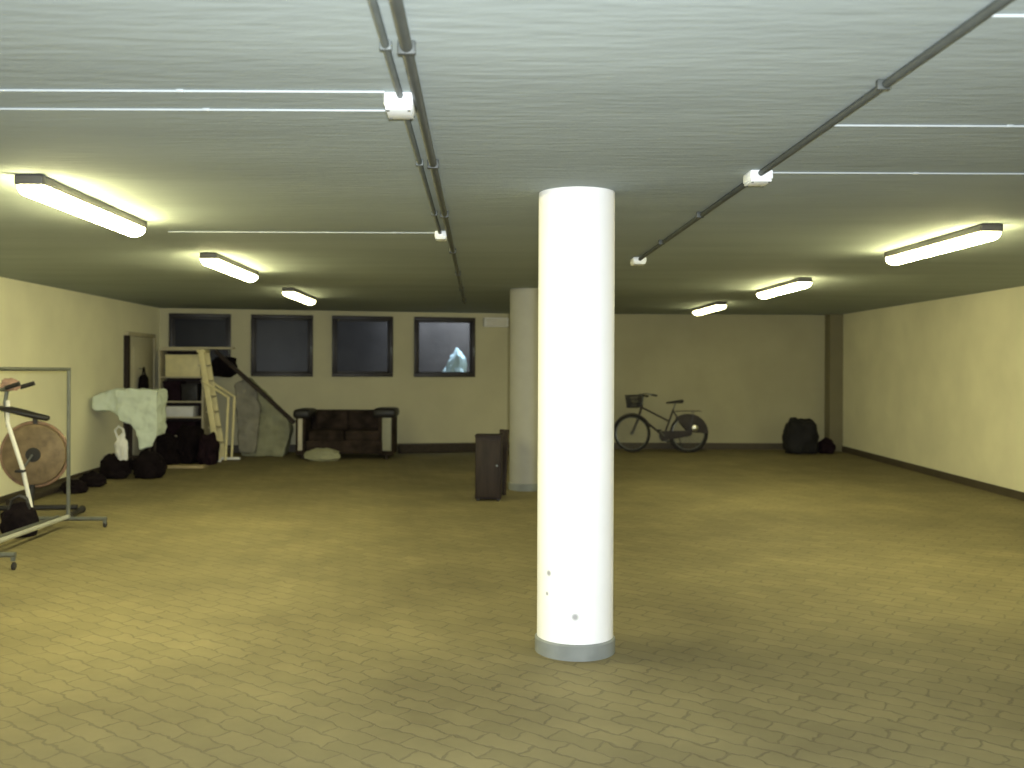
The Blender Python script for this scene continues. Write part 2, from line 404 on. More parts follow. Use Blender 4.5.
relamp(dup(l0, (3.59, 15.8, CEIL), 'smallest fluorescent light of the right row, near the back wall'), 'diffuser3')

relamp(l0, 'diffuser_left')

# ---------------------------------------------------------------- conduits on the ceiling
def conduit(name, label, pts, r, m, saddles, cat='conduit', group='ceiling conduits'):
    t = thing(name, label, cat, pts[0], 0, group); o = Vector(pts[0])
    b = new(); tube(b, [Vector(p) - o for p in pts], r, 12); obj('pipe', b, m, t)
    for s in saddles:
        b = new(); box(b, Vector(s) - o, (r * 3.0, .025, r * 2.3) if abs(pts[0][1] - pts[-1][1]) > .5 else (.03, r * 3.6, r * 2.3), .003); obj('saddle_clip', b, m, t)
    return t
r = .019; zc = CEIL - r - .003
conduit('ceiling_conduit', 'thick dark grey pipe running down the middle of the ceiling to the windows', [(-.238, -1.5, zc), (-.238, 15.2, zc)], r, 'conduit', [(-.238, y, zc) for y in (1.2, 3.2, 5.0, 6.6, 8.6, 10.6, 12.6, 14.6)])
r = .013; zc = CEIL - r - .003
conduit('ceiling_conduit', 'thinner grey pipe just left of the thick middle ceiling pipe', [(-.305, -1.5, zc), (-.305, 7.55, zc)], r, 'conduit2', [(-.305, y, zc) for y in (1.2, 3.2, 5.0, 6.6)])
r = .016; zc = CEIL - r - .003
conduit('ceiling_conduit', 'dark grey pipe slanting across the right half of the ceiling', [(1.435, -1.5, zc), (1.45, 5.2, zc), (1.46, 9.25, zc)], r, 'conduit', [(1.44, y, zc) for y in (1.2, 2.4, 3.6, 6.6, 8.0)])
def jbox(label, x, y, s=(.11, .11, .06)):
    t = thing('junction_box', label, 'junction box', (x, y, CEIL), 0, 'ceiling junction boxes')
    b = new(); box(b, (0, 0, -s[2] / 2), s, .01); obj('body', b, 'jbox', t)
    b = new(); box(b, (0, 0, -s[2] - .005), (s[0] * .9, s[1] * .9, .012), .004); obj('cover', b, 'jbox', t)
    for sx in (-1, 1):
        for sy in (-1, 1):
            b = new(); lathe(b, [(0, -.004), (.006, -.004), (.006, .001), (0, .001)], (sx * s[0] * .36, sy * s[1] * .36, -s[2] - .011), 8); obj('screw', b, 'steel', t)
jbox('white junction box on the middle ceiling pipes, nearest the viewer', -.312, 3.86, (.11, .17, .055))
jbox('small white junction box at the far end of the thinner middle ceiling pipe', -.30, 7.6, (.09, .16, .05))
jbox('white junction box halfway along the right ceiling pipe', 1.455, 5.28, (.12, .16, .05))
jbox('white junction box at the far end of the right ceiling pipe', 1.46, 9.3, (.12, .2, .05))
r = .0052; zc = CEIL - r - .002
for (lab, x0, x1, y) in (
    ('thin white pipe across the left ceiling, starting at the nearest junction box', -.36, XL, 3.76),
    ('thin white pipe across the left ceiling just behind the nearest one', -.33, XL, 4.03),
    ('thin pale pipe from the nearest left light to the middle junction box', -.35, -2.36, 7.6),
    ('thin white pipe across the right ceiling in the top right corner', 1.47, XR, 2.93),
    ('thin white pipe across the right ceiling, second from the viewer', 1.47, XR, 4.24),
    ('thin white pipe running right from the junction box halfway along the right pipe', 1.52, XR, 5.25)):
    conduit('cross_pipe', lab, [(x0, y, zc), (x1, y, zc)], r, 'cable', [(x0 + (x1 - x0) * k, y, zc) for k in (.15, .4, .65, .9)], 'pipe', 'white pipes across the ceiling')

# pale vent box high on the back wall left of the far column
u0, za = on_wall(483, 327); u1, zb = on_wall(507, 318)
c = W3((u0 + u1) / 2, 0, (za + zb) / 2)
t = thing('wall_vent', 'pale vent box high on the back wall right of the windows', 'vent', c, math.atan2(wdir.y, wdir.x))
b = new(); box(b, (0, -.06, 0), (u1 - u0, .12, zb - za), .012); obj('body', b, 'white', t)
for k in range(4):
    b = new(); box(b, (0, -.122, -.05 + k * .033), (u1 - u0 - .06, .012, .012), .002); obj('slat', b, 'creamdull', t)

# ---------------------------------------------------------------- garment rail by the left wall
GY0, GY1, GX = 8.0, 9.95, -4.07
t = thing('garment_rail', 'grey steel wheeled garment rail standing near the left wall', 'clothes rail', (GX, (GY0 + GY1) / 2, fz(9)))
yl = (GY1 - GY0) / 2; top = CAMZ + .0 - fz(9)
b = new(); tube(b, [(0, -yl, top), (0, yl, top)], .017); obj('top_bar', b, 'steel', t)
for s in (-1, 1):
    b = new(); tube(b, [(0, s * yl, .11), (0, s * yl, top + .015)], .019); obj('upright', b, 'steel', t)
    b = new(); tube(b, [(-.38, s * yl, .105), (.38, s * yl, .105)], .021); obj('cross_foot', b, 'steel', t)
    for q in (-1, 1):
        f = new(); tube(f, [(q * .36, s * yl, .105), (q * .36, s * yl, .065)], .010); box(f, (q * .36, s * yl, .07), (.032, .03, .035), .004)
        cst = obj('caster', f, 'steel', t)
        w_ = new(); lathe(w_, [(0, -.013), (.024, -.013), (.031, -.008), (.031, .008), (.024, .013), (0, .013)], (q * .36, s * yl + .012, .031 + s * yl * .0185), 18, ry(pi / 2)); obj('wheel', w_, 'rubber', cst)
b = new(); tube(b, [(0, -yl, .125), (0, yl, .125)], .022); o = obj('base_bar', b, 'chrome', t); o['label'] = 'pale steel base bar'
b = new(); tube(b, [(-.10, -yl, .125), (-.10, yl, .125)], .015); obj('base_bar', b, 'steel', t)

# exercise bike behind the rail
EX, EY = -4.70, 10.55
t = thing('exercise_bike', 'old brown and black exercise bike behind the garment rail', 'exercise bike', (EX, EY, fz(EY)), radians(8))
b = new(); tube(b, [(-.44, 0, .10), (.46, 0, .10)], .028); obj('base_beam', b, 'black', t)
for s in (-1, 1):
    b = new(); tube(b, [(s * .44, -.26, .045), (s * .44, .26, .045)], .032); f = obj('floor_bar', b, 'black', t)
    for q in (-1, 1):
        b = new(); tube(b, [(s * .44, q * .24, .042), (s * .44, q * .285, .042)], .040); obj('rubber_foot', b, 'rubber', f)
b = new()
lathe(b, [(0, -.065), (.27, -.065), (.315, -.045), (.325, 0), (.315, .045), (.27, .065), (0, .065)], (.03, 0, .66), 48, rx(pi / 2)); fwh = obj('flywheel_housing', b, 'brown', t)
b = new(); tube(b, ring((.03, 0, .66), .335, (0, 1, 0), 48), .018, 8, True); o = obj('rim_guard', b, 'rim', fwh); o['label'] = 'lighter brown rim'
b = new(); lathe(b, [(0, -.075), (.07, -.075), (.08, -.06), (.08, .06), (.07, .075), (0, .075)], (.03, 0, .66), 24, rx(pi / 2)); obj('hub', b, 'black', fwh)
b = new(); tube(b, [(-.02, 0, .12), (.02, 0, .42)], .035); obj('front_post', b, 'black', t)
b = new(); tube(b, [(.03, -.125, .12), (-.05, -.125, .5), (-.21, -.11, 1.0), (-.24, 0, 1.22)], .022); o = obj('brace_tube', b, 'white', t); o['label'] = 'pale slanting tube'
b = new(); tube(b, [(.10, 0, .9), (.03, 0, 1.02)], .022); tube(b, [(.03, 0, .95), (.03, 0, 1.06)], .024); obj('seat_post', b, 'black', t)
b = new()
rings = []
for x, w_, zt, h_ in ((-.28, .03, 1.165, .03), (-.25, .10, 1.17, .05), (-.15, .13, 1.165, .07), (0, .10, 1.13, .075), (.12, .055, 1.095, .07), (.22, .04, 1.07, .06), (.245, .02, 1.06, .035)):
    rings.append([b.verts.new((x - .07, w_ * cos(a), zt - h_ / 2 + h_ / 2 * sin(a))) for a in [k * 2 * pi / 14 for k in range(14)]])
for A, B in zip(rings, rings[1:]):
    for j in range(14): b.faces.new((A[j], A[(j + 1) % 14], B[(j + 1) % 14], B[j]))
b.faces.new(rings[0][::-1]); b.faces.new(rings[-1])
obj('saddle', b, 'black', t, sharp=80)
b = new(); tube(b, [(-.24, 0, .95), (-.27, 0, 1.2), (-.25, 0, 1.33)], .02)
for s in (-1, 1): tube(b, [(-.25, 0, 1.33), (-.25, s * .22, 1.34), (-.13, s * .25, 1.38)], .014)
obj('handlebar', b, 'steel', t)
for s in (-1, 1):
    b = new(); tube(b, [(-.19, s * .24, 1.36), (-.05, s * .255, 1.405)], .024); obj('grip', b, 'black', t)
for s in (-1, 1):
    b = new(); tube(b, [(.03, s * .09, .66), (.03 + s * .10, s * .10, .5)], .012); f = obj('crank', b, 'steel', t)
    b = new(); box(b, (.03 + s * .10, s * .15, .5), (.09, .09, .025), .005); obj('pedal', b, 'black', f)
b = new(); blob(b, (0, 0, .05), (.10, .09, .075), 11, .2, 2)
tag(obj('rag', b, 'pink', loc=(EX - .20, EY - .06, fz(EY) + 1.335)), 'pinkish rag hanging over the exercise bike handlebar', 'rag')

t = thing('holdall', 'dark floppy holdall on the floor behind the garment rail base bar', 'bag', (wl(20, 9.45), 9.45, fz(9.45) - .003), radians(20))
b = new(); blob(b, (0, 0, .13), (.17, .13, .19), 81, .2, 2); obj('bag_body', b, 'cloth', t)
for s in (-1, 1):
    b = new(); tube(b, [(-.09, s * .04, .26), (-.06, s * .05, .36), (.0, s * .05, .39), (.06, s * .05, .36), (.09, s * .04, .26)], .011); obj('handle', b, 'black', t)

# dark timbers along the left wall
def plank(label, p0, p1, w, h, m='plank', name='timber_plank', group='dark timbers by the walls'):
    p0, p1 = Vector(p0), Vector(p1); d = p1 - p0
    t = tag(bpy.data.objects.new(name, None), label, 'plank', group)
    b = new(); L = d.length
    n = 14; rings = []
    for i in range(n + 1):
        x = -L / 2 + L * i / n; jit = .004
        rings.append([b.verts.new((x, sy * (w / 2 - (.006 if a else 0)) + random.uniform(-jit, jit), h / 2 + sz * (h / 2 - (0 if a else .006)))) for sy, sz, a in ((-1, -1, 1), (1, -1, 1), (1, -1, 0), (1, 1, 0), (1, 1, 1), (-1, 1, 1), (-1, 1, 0), (-1, -1, 0))])
    for A, B in zip(rings, rings[1:]):
        for j in range(8): b.faces.new((A[j], A[(j + 1) % 8], B[(j + 1) % 8], B[j]))
    b.faces.new(rings[0][::-1]); b.faces.new(rings[-1])
    bpy.data.objects.remove(t)
    o = obj(name, b, m); o.location = (p0 + p1) / 2
    o.rotation_mode = 'QUATERNION'; q = d.to_track_quat('X', 'Z'); o.rotation_quaternion = q
    return tag(o, label, 'plank', group)
plank('long dark timber lying along the foot of the left wall', (-5.26, 11.3, fz(11.3) + .003), (-5.28, 13.55, fz(13.55) + .003), .14, .07)
b = new(); blob(b, (0, 0, .07), (.16, .12, .10), 21, .25, 2); tag(obj('dark_bundle', b, 'cloth', loc=(-4.98, 12.35, fz(12.35))), 'small dark bundle on the floor nearest the garment rail', 'bundle', 'small dark bundles')
b = new(); blob(b, (0, 0, .08), (.17, .14, .115), 22, .25, 2); tag(obj('dark_bundle', b, 'cloth', loc=(-4.98, 12.95, fz(12.95))), 'small dark bundle on the floor closer to the draped sheet', 'bundle', 'small dark bundles')

# ---------------------------------------------------------------- draped pale sheet over a dark trestle
SX, SY = -4.80, 14.15
z0 = fz(SY)
t = thing('side_table', 'dark table hidden under the pale draped sheet', 'table', (SX, SY, z0))
b = new(); box(b, (0, .05, 1.08), (.40, .30, .04), .006); obj('tabletop', b, 'wood', t)
for sx in (-1, 1):
    for sy in (-1, 1):
        b = new(); tube(b, [(sx * .17, .05 + sy * .12, 0), (sx * .17, .05 + sy * .12, 1.06)], [.018, .026]); obj('leg', b, 'wood', t)
b = new(); box(b, (0, .05, .25), (.34, .24, .03), .005); obj('lower_shelf', b, 'wood', t)
def remesh(o, vox, smooth_it=4, disp=0, dscale=.2):
    m = o.modifiers.new('remesh', 'REMESH'); m.mode = 'VOXEL'; m.voxel_size = vox; m.use_smooth_shade = True
    s = o.modifiers.new('smooth', 'SMOOTH'); s.iterations = smooth_it; s.factor = .5
    if disp:
        tx = bpy.data.textures.new(o.name + '_folds', 'CLOUDS'); tx.noise_scale = dscale; tx.noise_depth = 2
        d = o.modifiers.new('folds', 'DISPLACE'); d.texture = tx; d.strength = disp; d.mid_level = .5; d.texture_coords = 'LOCAL'
def S(px, py, y): v = at(px, py, SY - .15) - Vector((SX, SY, z0)); v.y = y; return v
b = new()
# the sheet: over the table top, a bulge reaching to the wall, and a long hanging front
prism(b, [S(116, 390, -.20), S(132, 388, -.20), S(157, 391, -.20), S(158.5, 415, -.20), S(158, 437, -.20), S(153, 448, -.20), S(141, 450, -.20), S(138, 436, -.20), S(132, 424, -.20), S(119, 421, -.20)], (0, .06, 0))
prism(b, [S(121, 389, -.2), S(157, 390, -.2), S(158, 396, -.2), S(121, 396, -.2)], (0, .46, 0))
prism(b, [S(91.5, 398, -.16), S(100, 392, -.16), S(120, 388, -.16), S(122, 416, -.16), S(110, 411, -.16), S(93.5, 410, -.16)], (0, .32, 0))
prism(b, [S(155, 391, -.2), S(158.5, 391, -.2), S(158, 436, -.2), S(155, 436, -.2)], (0, .42, 0))
prism(b, [S(121, 389, .2), S(157, 390, .2), S(157, 430, .2), S(121, 425, .2)], (0, .05, 0))
o = obj('draped_sheet', b, 'sheet', loc=(SX, SY, z0)); remesh(o, .02, 6, .07, .13)
tag(o, 'pale greenish white sheet draped over the dark table by the left wall', 'sheet')
t = thing('plastic_bag', 'crumpled white plastic bag under the draped sheet', 'bag', (SX - .10, SY - .40, z0 + .21))
b = new(); blob(b, (0, 0, .17), (.09, .08, .22), 5, .25, 2); tube(b, [(-.05, 0, .33), (-.09, 0, .44), (-.04, 0, .50), (.02, 0, .46), (.04, 0, .36)], .016)
obj('bag_body', b, 'white', t)
for i, (x, y, s, lab) in enumerate(((-.20, -.36, (.22, .17, .20), 'black sack under the white plastic bag at the left wall'), (.24, -.30, (.24, .17, .22), 'black sack between the draped sheet and the dark heap'))):
    b = new(); blob(b, (0, 0, s[2] * .7), s, 30 + i, .18, 2); tag(obj('cloth_sack', b, 'cloth', loc=(SX + x, SY + y, z0 - .005)), lab, 'sack', 'dark sacks on the floor')

# ---------------------------------------------------------------- shelf unit with boxes in the left corner
HY = 16.55; hx0, hx1 = wl(160, HY), wl(205, HY); hz = fz(HY)
hw = hx1 - hx0; hc = (hx0 + hx1) / 2; ht = CAMZ + (371 - 350.5) * HY / F - hz
t = thing('shelf_unit', 'cream open shelf unit loaded with boxes in the left back corner', 'shelf', (hc, HY + .1, hz))
for s in (-1, 1):
    b = new(); box(b, (s * (hw / 2 - .015), 0, ht / 2), (.03, .38, ht), .003); obj('side_panel', b, 'creamdull', t)
zs = [(371 - y) * HY / F + CAMZ - hz for y in (437, 418.5, 403, 378.5)]
for z in zs + [ht - .012]:
    b = new(); box(b, (0, 0, z), (hw - .06, .38, .024), .003); obj('shelf_board', b, 'creamdull', t)
b = new(); box(b, (0, .185, ht / 2), (hw - .06, .012, ht - .03)); obj('back_panel', b, 'wood', t)
def crate(label, x0, x1, zb, h, m, depth=.30, name='storage_box', lidm=None, y=HY + .05):
    w_ = x1 - x0
    t = thing(name, label, 'box', ((x0 + x1) / 2, y, zb), 0, 'boxes on the shelf unit')
    b = new(); box(b, (0, 0, (h - .03) / 2), (w_, depth, h - .03), .008); obj('box_body', b, m, t)
    b = new(); box(b, (0, 0, h - .018), (w_ + .015, depth + .015, .035), .008); obj('lid', b, lidm or m, t)
    b = new(); box(b, (0, -depth / 2 - .006, h * .55), (w_ * .3, .012, .03), .004); obj('grip', b, lidm or m, t)
sh = lambda i: hz + zs[i] + .012
crate('large pale cream box on the top level of the shelf unit', wl(167, HY), wl(202, HY), sh(3), .36, 'cream')
crate('dark box on the second level of the shelf unit, under the cream box', wl(165, HY), wl(182, HY), sh(2), .33, 'cloth2')
crate('black box beside another dark box on the second level of the shelf unit', wl(183.5, HY), wl(199, HY), sh(2), .28, 'black')
crate('narrow white box on the third level of the shelf unit', wl(164.5, HY), wl(195, HY), sh(1), .17, 'white')
crate('dark purple box on the lowest level of the shelf unit, below the white box', wl(164.5, HY), wl(197, HY), sh(0), .22, 'cloth2')
t0 = at(163, 348, HY); t1 = at(240, 349, HY)
plank('pale board lying on top of the shelf unit and the ladder', (t0.x, HY + .02, hz + ht + .002), (t1.x - .1, HY + .02, hz + ht + .004), .12, .035, 'creamdull', 'loose_board', 'loose boards')

# dark heap in front of it
for i, (px, Y, s, lab, m) in enumerate((
    (163, 15.55, (.27, .25, .27), 'black cloth heap in front of the shelf unit, left side', 'cloth'),
    (189.5, 15.80, (.20, .28, .35), 'tallest black cloth heap in front of the shelf unit', 'cloth'),
    (209, 15.62, (.15, .22, .28), 'black cloth heap beside the stepladder foot', 'cloth2'))):
    b = new(); blob(b, (0, 0, s[2] * .7), s, 40 + i, .22, 1.8, power=2.6); tag(obj('cloth_heap', b, m, loc=(wl(px, Y), Y, fz(Y) - .004)), lab, 'cloth heap', 'black cloth heaps')
b = new(); box(b, (0, 0, .012), (.78, .32, .018), .004); box(b, (.12, -.03, .03), (.5, .24, .014), .004)
tag(obj('cardboard_sheet', b, 'card', loc=(wl(180, 15.1), 15.12, fz(15.1))), 'flattened cardboard on the floor before the black heap', 'cardboard')

# ---------------------------------------------------------------- cream stepladder
LY = 16.1; lz = fz(LY)
def P(px, py, dy=0): v = at(px, py, LY + dy); return v - Vector((wl(222, LY), LY, lz))
t = thing('stepladder', 'cream stepladder standing between shelf unit and grey tarp', 'ladder', (wl(222, LY), LY, lz))
for dy in (-.2, .2):
    a = P(203.5, 350); c_ = P(221, 458); c_.z = .02; a.y = dy * .6; c_.y = dy
    d = (a - c_); b = new(); box(b, (a + c_) / 2, (.09, .03, d.length), .006, rot=Matrix.Rotation(math.atan2(d.x, d.z), 4, 'Y')); obj('front_rail', b, 'cream', t)
    b = new(); box(b, (c_.x, c_.y, .015), (.11, .05, .035), .005); obj('foot', b, 'white', t)
    e0 = P(206, 381); e1 = P(231.5, 397); e2 = P(228.5, 455); e2.z = .02
    for q in (e0, e1, e2): q.y = dy
    b = new(); tube(b, [e0, e0.lerp(e1, .9), e1, e1.lerp(e2, .08), e2], .021); obj('rear_leg', b, 'cream', t)
for k in range(1, 7):
    a = P(203.5, 350); c_ = P(221, 458); q = c_.lerp(a, k / 7.0)
    b = new(); box(b, (q.x - .02, 0, q.z), (.14, .36 - .02 * k, .022), .003); obj('tread', b, 'creamdull', t)
a = P(203.5, 350); b = new(); box(b, (a.x, 0, a.z - .02), (.13, .32, .05), .008); obj('top_cap', b, 'cream', t)
c_ = P(229, 456); b = new(); box(b, (.04, 0, .035), (.52, .05, .04), .008); o = obj('stay_bar', b, 'white', t)

# dark bag wedged on the ladder, tarp and slanting plank behind
BY = 16.75; bz_ = fz(BY)
o_ = Vector((wl(262, BY), BY, bz_))
def Q(px, py, y=0.): v = at(px, py, BY) - o_; v.y = y; return v
b = new()
out = [Q(238, 385), Q(248, 378), Q(262, 392), Q(277, 407), Q(288, 419), Q(291, 430), Q(287, 446), Q(284, 453), Q(240, 453)]
for v in out[-2:]: v.z = .0
prism(b, out, (0, .30, 0)); bmesh.ops.subdivide_edges(b, edges=b.edges[:], cuts=1)
o = obj('tarp_covered_stack', b, 'tarp', loc=o_); remesh(o, .03, 6, .07, .2)
tag(o, 'grey green tarp covered stack leaning right of the stepladder', 'covered stack')
b = new(); prism(b, [Q(236, 384), Q(246, 378), Q(258, 388), Q(262, 410), Q(258, 452), Q(241, 452)], (0, .14, 0))
o = obj('grey_blanket', b, 'tarp2', loc=o_ + Vector((0, -.17, 0))); remesh(o, .025, 5, .06, .12)
tag(o, 'grey blanket hanging over the left end of the tarp covered stack', 'blanket')
a0 = at(214, 352, BY - .30); a1 = at(293, 424, BY - .30)
plank('long dark plank slanting down from the ladder over the tarp covered stack', a0, a1, .10, .06, 'wood', 'slanting_plank', 'loose boards')
b = new(); blob(b, (0, 0, 0), (.22, .16, .17), 51, .2, 2, squash=False, power=2.6); tag(obj('cloth_bundle', b, 'cloth', loc=at(224, 367, 16.9)), 'black cloth bundle stuffed up high behind the stepladder', 'bundle')

# ---------------------------------------------------------------- brown sofa under the windows
SY = 16.72; sz = fz(SY - .3); sx0, sx1 = wl(296, 16.4), wl(394, 16.4); sw = sx1 - sx0
t = thing('sofa', 'worn dark brown two seat sofa with pale arm fronts under the windows', 'sofa', ((sx0 + sx1) / 2, SY, sz))
b = new(); box(b, (0, 0, .20), (sw - .34, .78, .22), .03); obj('base', b, 'sofa', t)
b = new(); box(b, (0, .34, .50), (sw - .30, .18, .56), .06, rot=rx(radians(-8)), seg=3); obj('backrest', b, 'sofa', t)
for s in (-1, 1):
    b = new(); box(b, (s * (sw - .40) / 4, -.06, .38), ((sw - .42) / 2, .64, .18), .05, seg=3); obj('seat_cushion', b, 'sofa', t)
    b = new(); box(b, (s * (sw - .50) / 4, .22, .60), ((sw - .44) / 2, .20, .36), .07, rot=rx(radians(-12)), seg=3); obj('back_cushion', b, 'sofa', t)
for s in (-1, 1):
    wA = .16 if s < 0 else .26
    xA = s * (sw / 2 - wA / 2)
    hA = .68 if s < 0 else .70
    b = new(); box(b, (xA, .02, hA / 2 + .03), (wA, .74, hA - .06), .03); arm = obj('armrest', b, 'sofa', t)
    b = new(); box(b, (xA + (.02 if s > 0 else .0), -.365, hA / 2 + .06), ((.15 if s > 0 else .075), .03, hA - .16), .01); o = obj('arm_front', b, 'palegrey' if s > 0 else 'pale', arm); o['label'] = 'pale arm front panel'
    b = new(); box(b, (xA - (.02 if s > 0 else -.02), -.02, hA + .055), (wA + .12, .74, .15), .055, seg=3); o = obj('arm_pad', b, 'black', arm); o['label'] = 'black arm pad'
    for q in (-1, 1):
        b = new(); tube(b, [(s * (sw / 2 - .12), q * .32, -.002), (s * (sw / 2 - .12), q * .32, .1)], .024); obj('leg', b, 'wood', t)
b = new(); blob(b, (0, 0, .085), (.30, .10, .12), 61, .22, 2); tag(obj('rag', b, 'tarp', loc=(wl(322, 16.05), 16.1, fz(16.1))), 'grey green rag on the floor before the sofa', 'rag')
# timber by the back wall right of the sofa
plank('long dark timber on the floor between sofa and far column', (wl(399, 17.3), 17.35, fz(17.4) + .003), (wl(476, 17.6), 17.72, fz(17.7) + .003), .14, .15)

# ---------------------------------------------------------------- dark cabinet beside the far column
CY = 12.0; cx0, cx1 = wl(476.5, 11.85), wl(502.5, 11.85); cz = fz(CY)
t = thing('tall_narrow_cabinet', 'dark reddish brown upright cabinet beside the far column', 'cabinet', ((cx0 + cx1) / 2, CY, cz), radians(-4))
cw = cx1 - cx0; chh = CAMZ + (371 - 436.5) * 11.85 / F - cz
b = new(); box(b, (0, 0, chh / 2 + .01), (cw, .32, chh - .02), .008); obj('body', b, 'redwood', t)
b = new(); box(b, (0, -.168, chh / 2), (cw - .03, .018, chh - .09), .005); d_ = obj('door', b, 'wood', t)
b = new(); lathe(b, [(0, .022), (.010, .02), (.012, .012), (.006, 0)], (cw / 2 - .05, -.177, chh * .55), 16, rx(pi / 2)); obj('knob', b, 'steel', d_)
b = new(); box(b, (0, 0, chh + .006), (cw + .015, .345, .02), .005); obj('top_board', b, 'redwood', t)
for sx in (-1, 1):
    for sy in (-1, 1):
        b = new(); box(b, (sx * (cw / 2 - .03), sy * .13, .012), (.04, .04, .03), .004); obj('foot', b, 'black', t)
o = plank('dark board standing upright behind the narrow cabinet', (wl(502.5, 12.4), 12.36, fz(12.4)), (wl(505.5, 12.4), 12.42, fz(12.4) + .80), .12, .04, 'wood', 'upright_board', 'loose boards')

# ---------------------------------------------------------------- bicycle
BKY = 17.75
t = thing('bicycle', 'dark bicycle parked against the back wall right of the columns', 'bicycle', (wl(661, BKY), BKY, fz(BKY)), radians(3))
RW = .335; xr, xf = wl(689, BKY) - wl(661, BKY), wl(632, BKY) - wl(661, BKY)
def wheel(c, axis):
    c = Vector(c); axis = Vector(axis).normalized(); sd = Vector((0, 0, 1)).cross(axis).normalized()
    b = new(); tube(b, ring(c, RW - .021, axis, 44), .021, 8, True); w_ = obj('wheel', b, 'rubber', t)
    b = new(); tube(b, ring(c, RW - .048, axis, 44), .011, 6, True); obj('rim', b, 'steel', w_)
    b = new()
    for k in range(24):
        a = 2 * pi * k / 24; q = 1 if k % 2 else -1
        tube(b, [c + axis * q * .03 + (sd * cos(a + q * .5) + Vector((0, 0, 1)) * sin(a + q * .5)) * .02, c + (sd * cos(a) + Vector((0, 0, 1)) * sin(a)) * (RW - .05)], .0018, 4)
    obj('spokes', b, 'steel', w_)
    b = new(); tube(b, [c - axis * .05, c + axis * .05], .02, 12); obj('hub', b, 'steel', w_)
    return w_
st = radians(28); fax = (sin(st), cos(st), 0); fdir = Vector((-cos(st), sin(st), 0))
wheel((xr, 0, RW), (0, 1, 0)); wheel((xf, 0, RW), fax)
BB = Vector((xr - .44, 0, .29)); ST = Vector((xr - .27, 0, .76)); HT = Vector((xf + .18, 0, .84)); HB = Vector((xf + .12, 0, .64)); RA = Vector((xr, 0, RW)); FA = Vector((xf, 0, RW))
b = new(); tube(b, [BB, ST], .017); tube(b, [HT, HB], .021); tube(b, [HB, BB], .019); tube(b, [HT - Vector((0, 0, .05)), BB.lerp(ST, .55)], .016)
for s in (-1, 1):
    tube(b, [BB + Vector((0, s * .03, 0)), RA + Vector((0, s * .055, 0))], .010); tube(b, [ST + Vector((0, s * .02, -.04)), RA + Vector((0, s * .055, 0))], .009)
obj('frame', b, 'bikepaint', t)
axv = Vector(fax)
b = new(); tube(b, [HB, HB - Vector((.03, 0, .05))], .02)
for s in (-1, 1): tube(b, [HB + axv * s * .015 - Vector((.01, 0, .02)), HB + axv * s * .05 + Vector((-.02, 0, -.08)), FA + axv * s * .05], .010)
obj('fork', b, 'bikepaint', t)
b = new(); top_ = HT + Vector((.02, 0, .16)); tube(b, [HT, top_], .013)
for s in (-1, 1): tube(b, [top_, top_ + axv * s * .12 + fdir * .05 + Vector((0, 0, .03)), top_ + axv * s * .25 + fdir * .0 + Vector((0, 0, .03)), top_ + axv * s * .28 - fdir * .13], .011)
hb_ = obj('handlebar', b, 'steel', t)
for s in (-1, 1):
    b = new(); tube(b, [top_ + axv * s * .275 - fdir * .06 + Vector((0, 0, .012)), top_ + axv * s * .285 - fdir * .17 - Vector((0, 0, .005))], .017); obj('grip', b, 'black', hb_)
b = new(); bc = top_ + fdir * .17 - Vector((0, 0, .10))
def bk(x, y, z): return bc + fdir * x + axv * y + Vector((0, 0, z))
for z, k in ((.10, 1), (.03, .93), (-.04, .86), (-.11, .8)):
    tube(b, [bk(-.11 * k, -.16 * k, z), bk(.11 * k, -.16 * k, z), bk(.11 * k, .16 * k, z), bk(-.11 * k, .16 * k, z)], .007 if z < .1 else .010, 6, True)
for i in range(24):
    u = i / 24 * 4; e = int(u); f_ = u - e
    q0 = [(-1, -1), (1, -1), (1, 1), (-1, 1), (-1, -1)]; qx = q0[e][0] + (q0[e + 1][0] - q0[e][0]) * f_; qy = q0[e][1] + (q0[e + 1][1] - q0[e][1]) * f_
    tube(b, [bk(qx * .11, qy * .16, .10), bk(qx * .088, qy * .128, -.11)], .006, 6)
for i in range(-3, 4): tube(b, [bk(-.088, i * .04, -.11), bk(.088, i * .04, -.11)], .006, 6)
tube(b, [bk(-.10, 0, .02), top_ - Vector((0, 0, .08))], .010)
obj('front_basket', b, 'black', t)
b = new(); tube(b, [ST, ST + Vector((.035, 0, .10))], .013); obj('seat_post', b, 'steel', t)
b = new(); sc_ = ST + Vector((.04, 0, .13)); rings = []
for x, w_, h_ in ((-.17, .012, .02), (-.15, .024, .035), (-.05, .035, .045), (.03, .07, .055), (.09, .095, .07), (.12, .085, .06), (.135, .05, .03)):
    rings.append([b.verts.new(sc_ + Vector((x, w_ * cos(a), h_ / 2 * sin(a) + x * .1))) for a in [k * 2 * pi / 12 for k in range(12)]])
for A, B in zip(rings, rings[1:]):
    for j in range(12): b.faces.new((A[j], A[(j + 1) % 12], B[(j + 1) % 12], B[j]))
b.faces.new(rings[0][::-1]); b.faces.new(rings[-1]); obj('saddle', b, 'black', t, sharp=80)
def fender(c, axis, a0, a1, name='fender'):
    pts = ring(c, RW + .022, axis, 22, a0, a1); b = new(); prev = None; ax = Vector(axis).normalized(); cc = Vector(c)
    for p in pts:
        rd = (p - cc).normalized(); row = [b.verts.new(p + ax * y - rd * (abs(y) * .35)) for y in (-.03, -.015, 0, .015, .03)] + [b.verts.new(p + ax * y - rd * (abs(y) * .35 + .006)) for y in (.03, .015, 0, -.015, -.03)]
        if prev:
            for j in range(10): b.faces.new((prev[j], prev[(j + 1) % 10], row[(j + 1) % 10], row[j]))
        else: b.faces.new(row)
        prev = row
    b.faces.new(prev[::-1]); return obj(name, b, 'bikepaint', t)
fender((xr, 0, RW), (0, 1, 0), radians(-200), radians(0)); 
